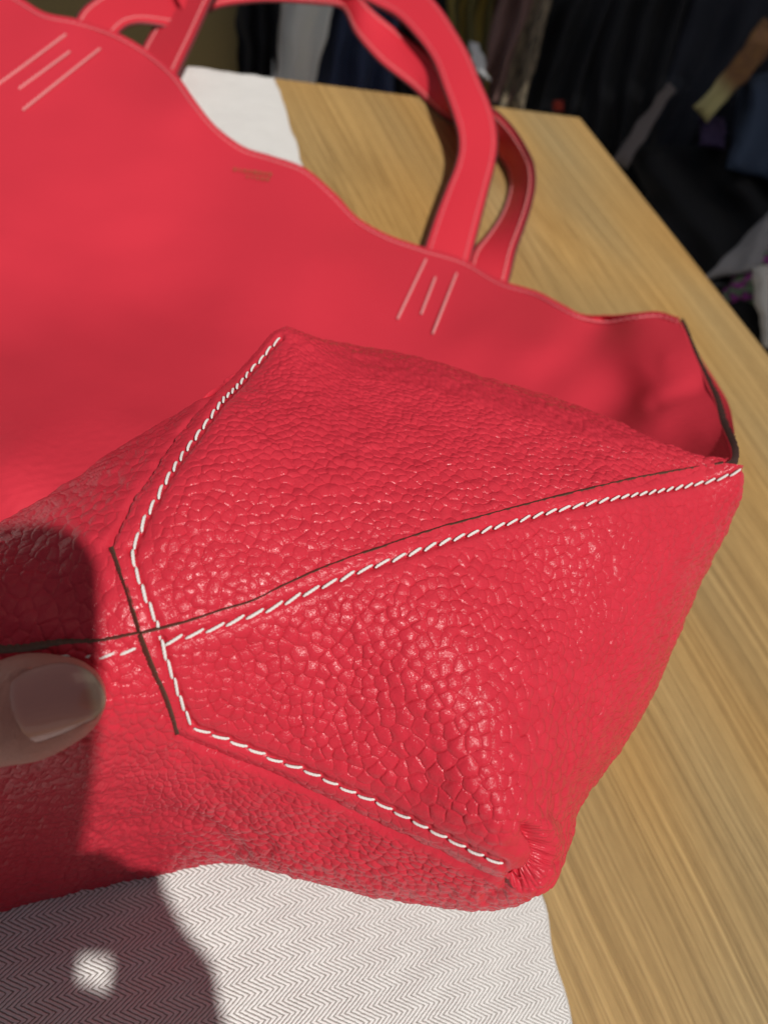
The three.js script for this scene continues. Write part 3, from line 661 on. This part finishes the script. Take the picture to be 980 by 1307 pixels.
strap('front_handle', // right-hand root, rising and leaving over the top of the frame
  [[535, 345], [545, 314], [558, 276], [572, 240], [583, 212], [587, 192], [586, 172], [580, 150], [568, 116], [552, 75], [530, 45], [505, 20], [475, 5], [420, -22], [340, -55]],
  [[588, 365], [597, 332], [608, 290], [621, 240], [629, 208], [632, 180], [629, 155], [622, 132], [610, 104], [597, 72], [580, 42], [562, 14], [535, -16], [460, -60], [350, -98]],
  [[0, .008, .008], [0.2, .014, .020], [0.4, .026, .032], [0.6, .026, .034], [0.8, .018, .022], [1, .018, .02]], 0.0032, 'lit red strap with pale edge stitching, rooted inside the front panel');
strap('back_handle', // right-hand root of the handle behind
  [[596, 352], [606, 322], [622, 303], [637, 282], [648, 258], [652, 236], [648, 214], [636, 197], [615, 178], [590, 160], [566, 146], [530, 114], [482, 76], [455, 43], [436, 8], [405, 3], [365, 1], [318, 3], [272, 12], [240, 30]],
  [[642, 372], [648, 352], [656, 320], [667, 290], [676, 262], [681, 235], [679, 210], [668, 186], [648, 158], [622, 136], [585, 118], [548, 75], [505, 40], [470, 10], [446, -22], [400, -32], [355, -36], [310, -34], [264, -28], [215, -20]],
  [[0, .004, .010], [0.12, .003, .026], [0.35, .003, .030], [0.46, .003, .022], [0.55, .002, .012], [0.63, .002, .018], [0.75, .003, .026], [0.88, .010, .016], [1, .02, .02]], 0.0032, 'red strap crossing behind the front handle');
strap('handle_end', // left-hand end of the front handle
  [[172, 88], [187, 58], [203, 30], [220, 0], [246, -45], [270, -90]], [[214, 122], [228, 90], [248, 48], [270, 0], [300, -55], [330, -98]],
  [[0, .006, .022], [0.4, .006, .034], [1, .01, .036]], 0.0032, 'red strap end rising behind the left of the wavy edge');
strap('handle_end', // left-hand end of the back handle, bent over
  [[88, 55], [100, 26], [108, 14], [120, 4], [140, -8], [175, -18], [215, -20], [250, -16]], [[134, 66], [148, 44], [160, 33], [174, 29], [186, 29], [200, 31], [215, 34], [240, 40]],
  [[0, .008, .008], [0.4, .012, .012], [1, .014, .014]], 0.0032, 'bright red strap end bent over behind the left of the wavy edge');
tag(tote, 'red pebbled leather tote bag with white stitching and boxed corner', 'tote bag');

// ---------------------------------------------------------------- hands
/** a body of smoothly joined tapered bones, meshed on a grid; bones: [a, b, ra, rb] in metres */
function flesh(bones, cell, k) {
  const box = new THREE.Box3();
  for (const [a, b, ra, rb] of bones) { box.expandByPoint(a.clone().addScalar(ra + 0.006)); box.expandByPoint(a.clone().addScalar(-ra - 0.006)); box.expandByPoint(b.clone().addScalar(rb + 0.006)); box.expandByPoint(b.clone().addScalar(-rb - 0.006)); }
  const c = box.getCenter(new THREE.Vector3()), size = box.getSize(new THREE.Vector3()), half = Math.max(size.x, size.y, size.z) / 2 * 1.06, res = Math.min(110, Math.ceil(2 * half / cell));
  const mc = new MarchingCubes(res, new THREE.MeshStandardMaterial(), false, false, 400000);
  mc.isolation = 0; mc.init(res);
  mc.isolation = 0;
  const p = new THREE.Vector3(), ab = new THREE.Vector3(), ap = new THREE.Vector3();
  for (let z = 0; z < res; z++) for (let y = 0; y < res; y++) for (let x = 0; x < res; x++) {
    p.set((x - res / 2) / (res / 2), (y - res / 2) / (res / 2), (z - res / 2) / (res / 2)).multiplyScalar(half).add(c);
    let d = 1;
    for (const [a, b, ra, rb, kk] of bones) {
      ab.subVectors(b, a); ap.subVectors(p, a);
      const t = clamp(ap.dot(ab) / Math.max(1e-12, ab.lengthSq())), e = ap.addScaledVector(ab, -t).length() - lerp(ra, rb, t), K = kk ?? k, h = clamp(0.5 + 0.5 * (d - e) / K);
      d = lerp(d, e, h) - K * h * (1 - h);
    }
    mc.field[x + y * res + z * res * res] = -d;
  }
  mc.update();
  const pos = new Float32Array(mc.count * 3);
  for (let i = 0; i < mc.count; i++) for (let q = 0; q < 3; q++) pos[3 * i + q] = mc.positionArray[3 * i + q] * half + c.getComponent(q);
  const raw = new THREE.BufferGeometry(); raw.setAttribute('position', new THREE.BufferAttribute(pos, 3));
  const g = mergeVertices(raw, 1e-6), P = g.attributes.position, id = g.index.array;
  let vol = 0; const A = new THREE.Vector3(), B = new THREE.Vector3(), C = new THREE.Vector3();
  for (let i = 0; i < id.length; i += 3) { A.fromBufferAttribute(P, id[i]).sub(c); B.fromBufferAttribute(P, id[i + 1]).sub(c); C.fromBufferAttribute(P, id[i + 2]).sub(c); vol += A.dot(B.cross(C)); }
  if (vol < 0) for (let i = 0; i < id.length; i += 3) { const t = id[i]; id[i] = id[i + 1]; id[i + 1] = t; }
  const uv = new Float32Array(P.count * 2);
  for (let i = 0; i < P.count; i++) { uv[2 * i] = P.getX(i) + 0.4 * P.getZ(i); uv[2 * i + 1] = P.getY(i) + 0.4 * P.getZ(i); }
  g.setAttribute('uv', new THREE.BufferAttribute(uv, 2)); g.computeVertexNormals();
  return g;
}
const chain = (pts, radii, k) => pts.slice(1).map((p, i) => [pts[i], p, radii[i], radii[i + 1], k]);
{ // left hand: thumb on the seam, fingers under the leather, wrist off the frame
  const hand = group('hand');
  const wrist = at(-620, 1080, .215), palm = at(-430, 980, .222);
  const thumbBones = chain([at(84, 893, .1725), at(40, 902, .1722), at(-70, 928, .1735), at(-230, 975, .185), palm], [0.0085, 0.0099, 0.0112, 0.0125, 0.017]);
  const bones = [...thumbBones, [wrist, palm, 0.026, 0.03, 0.02], [palm, at(-330, 900, .236), 0.026, 0.016, 0.02], [palm, at(-340, 1020, .238), 0.026, 0.016, 0.02]];
  [[-330, 840, .236, -90, 800], [-330, 905, .240, -70, 870], [-335, 965, .242, -85, 940], [-345, 1025, .242, -120, 1000]].forEach(([u, v, d, u2, v2], i) => {
    const r = [0.0092, 0.0096, 0.0092, 0.0082][i];
    bones.push(...chain([at(u, v, d), at(lerp(u, u2, 0.5), lerp(v, v2, 0.5) - 8, d + 0.012), at(lerp(u, u2, 0.85), lerp(v, v2, 0.85), d + 0.006), at(u2 + 18, v2, d - 0.006)], [r * 1.15, r, r * 0.92, r * 0.8], 0.006));
  });
  part('skin', flesh(bones, 0.0022, 0.008), M.skin, hand);
  const fold = [[34, 855], [20, 862], [0, 882], [-9, 908], [-6, 932], [6, 947], [24, 954]], foldD = fold.map(([u, v]) => { const al = (u - 62) * 0.967 - (v - 901) * 0.254, ac = (u - 62) * 0.254 + (v - 901) * 0.967; return at(u, v, 0.1612 + 0.0042 * (ac / 52) ** 2 + 0.0006 * sstep(-35, -72, al)); });
  part('thumb', flesh([...thumbBones.slice(0, 3), ...chain(foldD, fold.map(() => 0.0010), 0.0012)], 0.00055, 0.006), M.skin, hand);
  // thumb nail: a curved plate seated on the end of the thumb
  const outline = curve(byLength([[-8, 910], [0, 884], [20, 864], [53, 850], [92, 847], [117, 859], [132, 880], [135, 897], [126, 913], [106, 925], [82, 936], [51, 947], [24, 953], [4, 946], [-6, 930], [-8, 910]]));
  const cu = 62, cv = 901, ax = [0.967, -0.254], pos = [], uv = [], tint = [], NR = 26, NA = 96;
  for (let j = 0; j <= NR + 4; j++) for (let i = 0; i <= NA; i++) {
    const o = outline(i / NA), f = Math.min(1, j / NR), u = lerp(cu, o[0], f), v = lerp(cv, o[1], f), along = (u - cu) * ax[0] + (v - cv) * ax[1], across = -(u - cu) * ax[1] + (v - cv) * ax[0];
    const edge = j > NR ? (j - NR) * 0.00035 : 0.0005 * Math.pow(f, 10);
    const d = 0.1601 + 0.0040 * (across / 52) ** 2 + 0.0013 * sstep(-35, -72, along) + 0.0014 * Math.max(0, along / 75) ** 3 + 0.0007 * (along / 70) ** 2 + edge + 0.00002 * n2(across * 0.35, along * 0.02);
    pos.push(...at(u, v, d).toArray()); uv.push(along * 0.00017, across * 0.00017);
    { const tip = sstep(48, 62, along + 0.002 * across * across), moon = sstep(-38, -50, along - 0.004 * across * across); tint.push(0.52 + 0.08 * tip + 0.06 * moon, 0.215 + 0.17 * tip + 0.09 * moon, 0.17 + 0.09 * tip + 0.10 * moon); }
  }
  const gi = gridIndex(NA + 1, NR + 5, false), g = meshOf(pos, gi, uv);
  g.setAttribute('color', new THREE.BufferAttribute(new Float32Array(tint), 3));
  const nail = M.nail.clone(); nail.side = THREE.DoubleSide; nail.vertexColors = true; nail.color.setRGB(1, 1, 1);
  part('nail', g, nail, hand);
  tag(hand, 'hand in shadow at the left edge, bare thumb pressing the leather seam', 'hand');
}
{ // the phone that takes the picture and the hand that holds it: only their shadow shows
  const shape = new THREE.Shape(), x0 = -0.0613, x1 = 0.0168, y0 = -0.144, y1 = 0.0168, r = 0.0145;
  shape.moveTo(x0 + r, y0); shape.lineTo(x1 - r, y0); shape.absarc(x1 - r, y0 + r, r, -Math.PI / 2, 0); shape.lineTo(x1, y1 - r); shape.absarc(x1 - r, y1 - r, r, 0, Math.PI / 2); shape.lineTo(x0 + r, y1); shape.absarc(x0 + r, y1 - r, r, Math.PI / 2, Math.PI); shape.lineTo(x0, y0 + r); shape.absarc(x0 + r, y0 + r, r, Math.PI, Math.PI * 1.5);
  const basis = new THREE.Matrix4().makeBasis(dirWorld(1, 0, 0), dirWorld(0, 1, 0), dirWorld(0, 0, 1)).setPosition(camera.position);
  const phone = group('phone');
  const body = new THREE.ExtrudeGeometry(shape, { depth: 0.0056, bevelEnabled: true, bevelSize: 0.0007, bevelThickness: 0.0007, bevelSegments: 3, bevelOffset: -0.0007, curveSegments: 12 }).translate(0, 0, 0.0022).applyMatrix4(basis);
  part('phone_case', body, new THREE.MeshStandardMaterial({ color: new THREE.Color().setRGB(0.03, 0.03, 0.035), roughness: 0.4 }), phone);
  const sh2 = new THREE.Shape([[x0 + 0.003, y0 + 0.003], [x1 - 0.003, y0 + 0.003], [x1 - 0.003, y1 - 0.003], [x0 + 0.003, y1 - 0.003]].map(([a, b]) => new THREE.Vector2(a, b)));
  part('phone_screen', new THREE.ExtrudeGeometry(sh2, { depth: 0.0005, bevelEnabled: false }).translate(0, 0, 0.0086).applyMatrix4(basis), new THREE.MeshStandardMaterial({ color: new THREE.Color().setRGB(0.01, 0.01, 0.012), roughness: 0.1 }), phone);
  tag(phone, 'dark phone above the bag, its round-cornered shadow on the left', 'phone');
  const c = (x, y, z) => new THREE.Vector3(x, y, z).applyMatrix4(basis);
  const bones = [
    ...chain([c(0.0205, -0.0945, 0.004), c(0.0405, -0.120, 0.004), c(0.0535, -0.142, 0.006), c(0.055, -0.178, 0.01)], [0.0082, 0.0104, 0.0125, 0.02], 0.004),
    [c(0.05, -0.178, 0.01), c(0.02, -0.186, 0.008), 0.024, 0.022, 0.01], [c(0.035, -0.2, 0.012), c(0.05, -0.26, 0.03), 0.024, 0.026, 0.012],
    [c(0.040, -0.123, 0), c(0.012, -0.121, -0.004), 0.009, 0.008, 0.003], [c(0.052, -0.15, 0.006), c(0.035, -0.14, 0.004), 0.012, 0.007, 0.003], [c(0.0365, -0.127, 0.003), c(0.0345, -0.152, 0.003), 0.0068, 0.0068, 0.003],
  ];
  [[0.036, -0.112, -0.058, -0.098], [0.036, -0.156, -0.058, -0.121], [0.03, -0.170, -0.054, -0.142], [0.02, -0.186, -0.044, -0.162]].forEach(([x, y, x2, y2], i) => {
    const rr = [0.0085, 0.0088, 0.0085, 0.0075][i];
    bones.push(...chain([c(x, y, -0.006), c(lerp(x, x2, 0.4), lerp(y, y2, 0.4), -0.014), c(lerp(x, x2, 0.8), lerp(y, y2, 0.8), -0.010), c(x2, y2, 0.004)], [rr * 1.1, rr, rr * 0.95, rr * 0.8], 0.003));
  });
  const hand = group('hand');
  part('skin', flesh(bones, 0.0022, 0.004), M.skin, hand);
  tag(hand, 'hand gripping the phone, seen only as the shadow on the cloth', 'hand');
}

// ---------------------------------------------------------------- clothes beyond the table, in shade and out of focus
/** a hanging or heaped piece of cloth between four picture corners (top left, top right, bottom right, bottom left), each [u, v, distance] */
function garment(name, label, category, corners, rgb, { folds = 3, deep = 0.02, rough = 0.9, stripe } = {}) {
  const nu = 44, nv = 30, pos = [], uv = [], C = corners.map(([u, v, d]) => at(u, v, d * 1.13)), r = seeded(name.length * 31 + Math.round(corners[0][0]));
  const ph = r() * 6, view = C[0].clone().add(C[2]).multiplyScalar(0.5).sub(camera.position).normalize(), cols = [];
  for (let side = 0; side < 2; side++) for (let j = 0; j <= nv; j++) for (let i = 0; i <= nu; i++) {
    const a = i / nu, b = j / nv, p = C[0].clone().lerp(C[1], a).lerp(C[3].clone().lerp(C[2], a), b);
    const e = Math.pow(clamp(Math.min(a, 1 - a) * 9) * clamp(Math.min(b, 1 - b) * 9), 0.5);
    const f = Math.sin((a + 0.1 * Math.sin(b * 4 + ph)) * folds * TAU + ph) * deep + n3(p.x * 7, p.y * 5, p.z * 7) * deep * 0.6;
    p.addScaledVector(view, (side ? 1 : -1) * (0.004 + 0.018 * e) + f);
    const w = 0.003 * n2(b * 3 + ph, a * 2); p.addScaledVector(C[1].clone().sub(C[0]).normalize(), w);
    pos.push(p.x, p.y, p.z); uv.push(a, b);
    const k = stripe ? stripe(a, b) : [1, 1, 1]; cols.push(rgb[0] * k[0], rgb[1] * k[1], rgb[2] * k[2]);
  }
  const n = (nu + 1) * (nv + 1), idx = [...gridIndex(nu + 1, nv + 1, false), ...[...gridIndex(nu + 1, nv + 1, true)].map((x) => x + n)];
  const ringOf = []; for (let i = 0; i <= nu; i++) ringOf.push(i); for (let j = 1; j <= nv; j++) ringOf.push(j * (nu + 1) + nu); for (let i = nu - 1; i >= 0; i--) ringOf.push(nv * (nu + 1) + i); for (let j = nv - 1; j >= 0; j--) ringOf.push(j * (nu + 1));
  for (let k = 1; k < ringOf.length; k++) { const a = ringOf[k - 1], b = ringOf[k]; idx.push(a, b, a + n, b, b + n, a + n); }
  const g = meshOf(pos, idx, uv); g.setAttribute('color', new THREE.BufferAttribute(new Float32Array(cols), 3));
  const m = part(name, g, new THREE.MeshStandardMaterial({ vertexColors: true, roughness: rough, side: THREE.DoubleSide }));
  return tag(m, label, category);
}
const G = garment;
G('black_curtain', 'large black cloth hanging behind all the clothes', 'curtain', [[-1900, -1900, 1.6], [2600, -1900, 1.6], [1700, 330, 1.25], [-900, 200, 1.4]], [.006, .006, .008], { folds: 9, deep: 0.02 });
G('brown_blanket', 'olive brown blanket in shade at the top left corner', 'blanket', [[-160, -140, 1.15], [330, -140, 1.15], [330, 110, 0.98], [-160, 110, 0.98]], [.42, .30, .11], { folds: 1, deep: 0.012 });
G('black_coat', 'black coat between the brown blanket and the white shirt', 'coat', [[300, -60, 1.0], [368, -60, 1.0], [352, 110, .92], [304, 110, .92]], [.006, .006, .008]);
G('white_shirt', 'off-white shirt hanging behind the far table edge', 'shirt', [[358, -50, .98], [440, -50, .98], [398, 125, .9], [344, 125, .9]], [.84, .84, .76], { folds: 1.6, deep: 0.014 });
G('navy_jacket', 'navy blue jacket beside the white shirt, crossed by the handle', 'jacket', [[418, -60, 1.04], [520, -60, 1.04], [500, 140, .96], [396, 140, .96]], [.035, .05, .11], { folds: 3 });
G('black_jumper', 'black jumper seen through the gap between the two handles', 'jumper', [[505, -60, 1.1], [585, -60, 1.1], [560, 150, 1.0], [488, 150, 1.0]], [.008, .009, .012]);
G('mustard_shirt', 'mustard and olive striped shirt right of the handle top', 'shirt', [[575, -60, 1.02], [650, -60, 1.02], [618, 130, .95], [560, 130, .95]], [.36, .27, .06], { stripe: (a) => (Math.sin(a * 22) > 0 ? [1, 1, 1] : [.35, .4, .5]) });
G('mauve_cardigan', 'dusty mauve brown cardigan beside the mustard shirt', 'cardigan', [[640, -60, 1.0], [704, -60, 1.0], [650, 130, .94], [606, 130, .94]], [.22, .125, .11], { folds: 2 });
G('beige_scarf', 'speckled beige scarf hanging beside the mauve cardigan', 'scarf', [[690, -60, .99], [722, -60, .99], [668, 140, .93], [636, 140, .93]], [.40, .32, .21], { folds: 1, stripe: (a, b) => { const k = 0.55 + 0.6 * n2(a * 9, b * 26); return [k, k, k]; } });
G('white_tag', 'small white cloth tag just right of the front handle', 'tag', [[597, 52, .9], [612, 56, .9], [624, 103, .88], [606, 92, .88]], [.82, .84, .85], { folds: 0.5, deep: 0.003 });
G('black_trousers', 'black trousers hanging right of the beige scarf', 'trousers', [[712, -80, 1.06], [810, -80, 1.06], [740, 200, .96], [655, 170, .96]], [.009, .01, .013], { folds: 2.5 });
G('black_dress', 'black dress behind the far right table corner', 'dress', [[790, -80, 1.04], [900, -80, 1.04], [820, 270, .94], [728, 200, .94]], [.008, .009, .012], { folds: 3 });
G('dark_skirt', 'long dark skirt at the top right corner', 'skirt', [[880, -80, 1.06], [1080, -80, 1.06], [1000, 210, .95], [820, 190, .95]], [.012, .015, .026], { folds: 3 });
G('grey_belt', 'dark grey cloth belt hanging by the far right table corner', 'belt', [[852, 104, .9], [862, 114, .9], [800, 215, .86], [780, 205, .86]], [.17, .15, .15], { folds: 0.5, deep: 0.003 });
G('red_button', 'small red bead beyond the table back edge', 'bead', [[706, 128, .93], [719, 128, .93], [719, 142, .92], [706, 142, .92]], [.35, .03, .012], { folds: 0.3, deep: 0.001 });
G('patterned_scarf', 'narrow brown scarf with a pale yellow green end at the right edge', 'scarf', [[975, 22, .9], [1000, 48, .9], [902, 158, .86], [886, 138, .86]], [.55, .44, .24], { folds: 0.8, deep: 0.006, stripe: (a, b) => { const k = sstep(0.55, 0.8, b), m = 0.5 + 0.5 * n2(b * 9, a * 3); return [lerp(0.34 + 0.12 * m, 0.9, k), lerp(0.20 + 0.1 * m, 1.05, k), lerp(0.18, 0.9, k)]; } });
G('purple_cloth', 'deep purple cloth below the end of the patterned scarf', 'cloth', [[892, 148, .9], [925, 150, .9], [926, 192, .87], [892, 186, .87]], [.035, .02, .075], { folds: 1, deep: 0.006 });
G('blue_jeans', 'dark blue jeans at the right edge under the patterned scarf', 'jeans', [[945, 105, .93], [1060, 60, .93], [1060, 250, .85], [925, 215, .85]], [.04, .065, .12], { folds: 2 });
G('black_bag', 'black cloth heap right of the table edge', 'cloth', [[800, 190, .92], [1080, 170, .95], [1080, 360, .82], [870, 360, .80]], [.007, .008, .011], { folds: 3, deep: 0.02 });
G('grey_cardigan', 'silver grey knit lying across the right edge of the frame', 'cardigan', [[985, 265, .82], [1080, 235, .82], [1060, 330, .78], [896, 358, .78]], [.36, .36, .38], { folds: 2.4, deep: 0.012 });
G('floral_blouse', 'purple and green floral blouse under the grey knit', 'blouse', [[950, 325, .8], [1080, 285, .8], [1060, 400, .76], [915, 388, .76]], [.4, .3, .4], { folds: 1.5, deep: 0.01, stripe: (a, b) => { const k = n2(a * 7, b * 6); return k > 0.25 ? [1.0, .18, .9] : k < -0.25 ? [.5, 1.0, .45] : [.12, .14, .12]; } });
G('black_scarf', 'black scarf by the table edge below the floral blouse', 'scarf', [[900, 370, .8], [1060, 330, .8], [1060, 560, .7], [950, 520, .7]], [.007, .008, .01], { folds: 1.5, deep: 0.012 });
G('white_blouse', 'white blouse at the right edge beyond the table', 'blouse', [[958, 342, .74], [1050, 330, .74], [1050, 470, .70], [972, 440, .70]], [.84, .83, .79], { folds: 0.8, deep: 0.008 });

scene.traverse((o) => { if (o.isMesh) o.castShadow = o.receiveShadow = true; });
renderer.render(scene, camera);
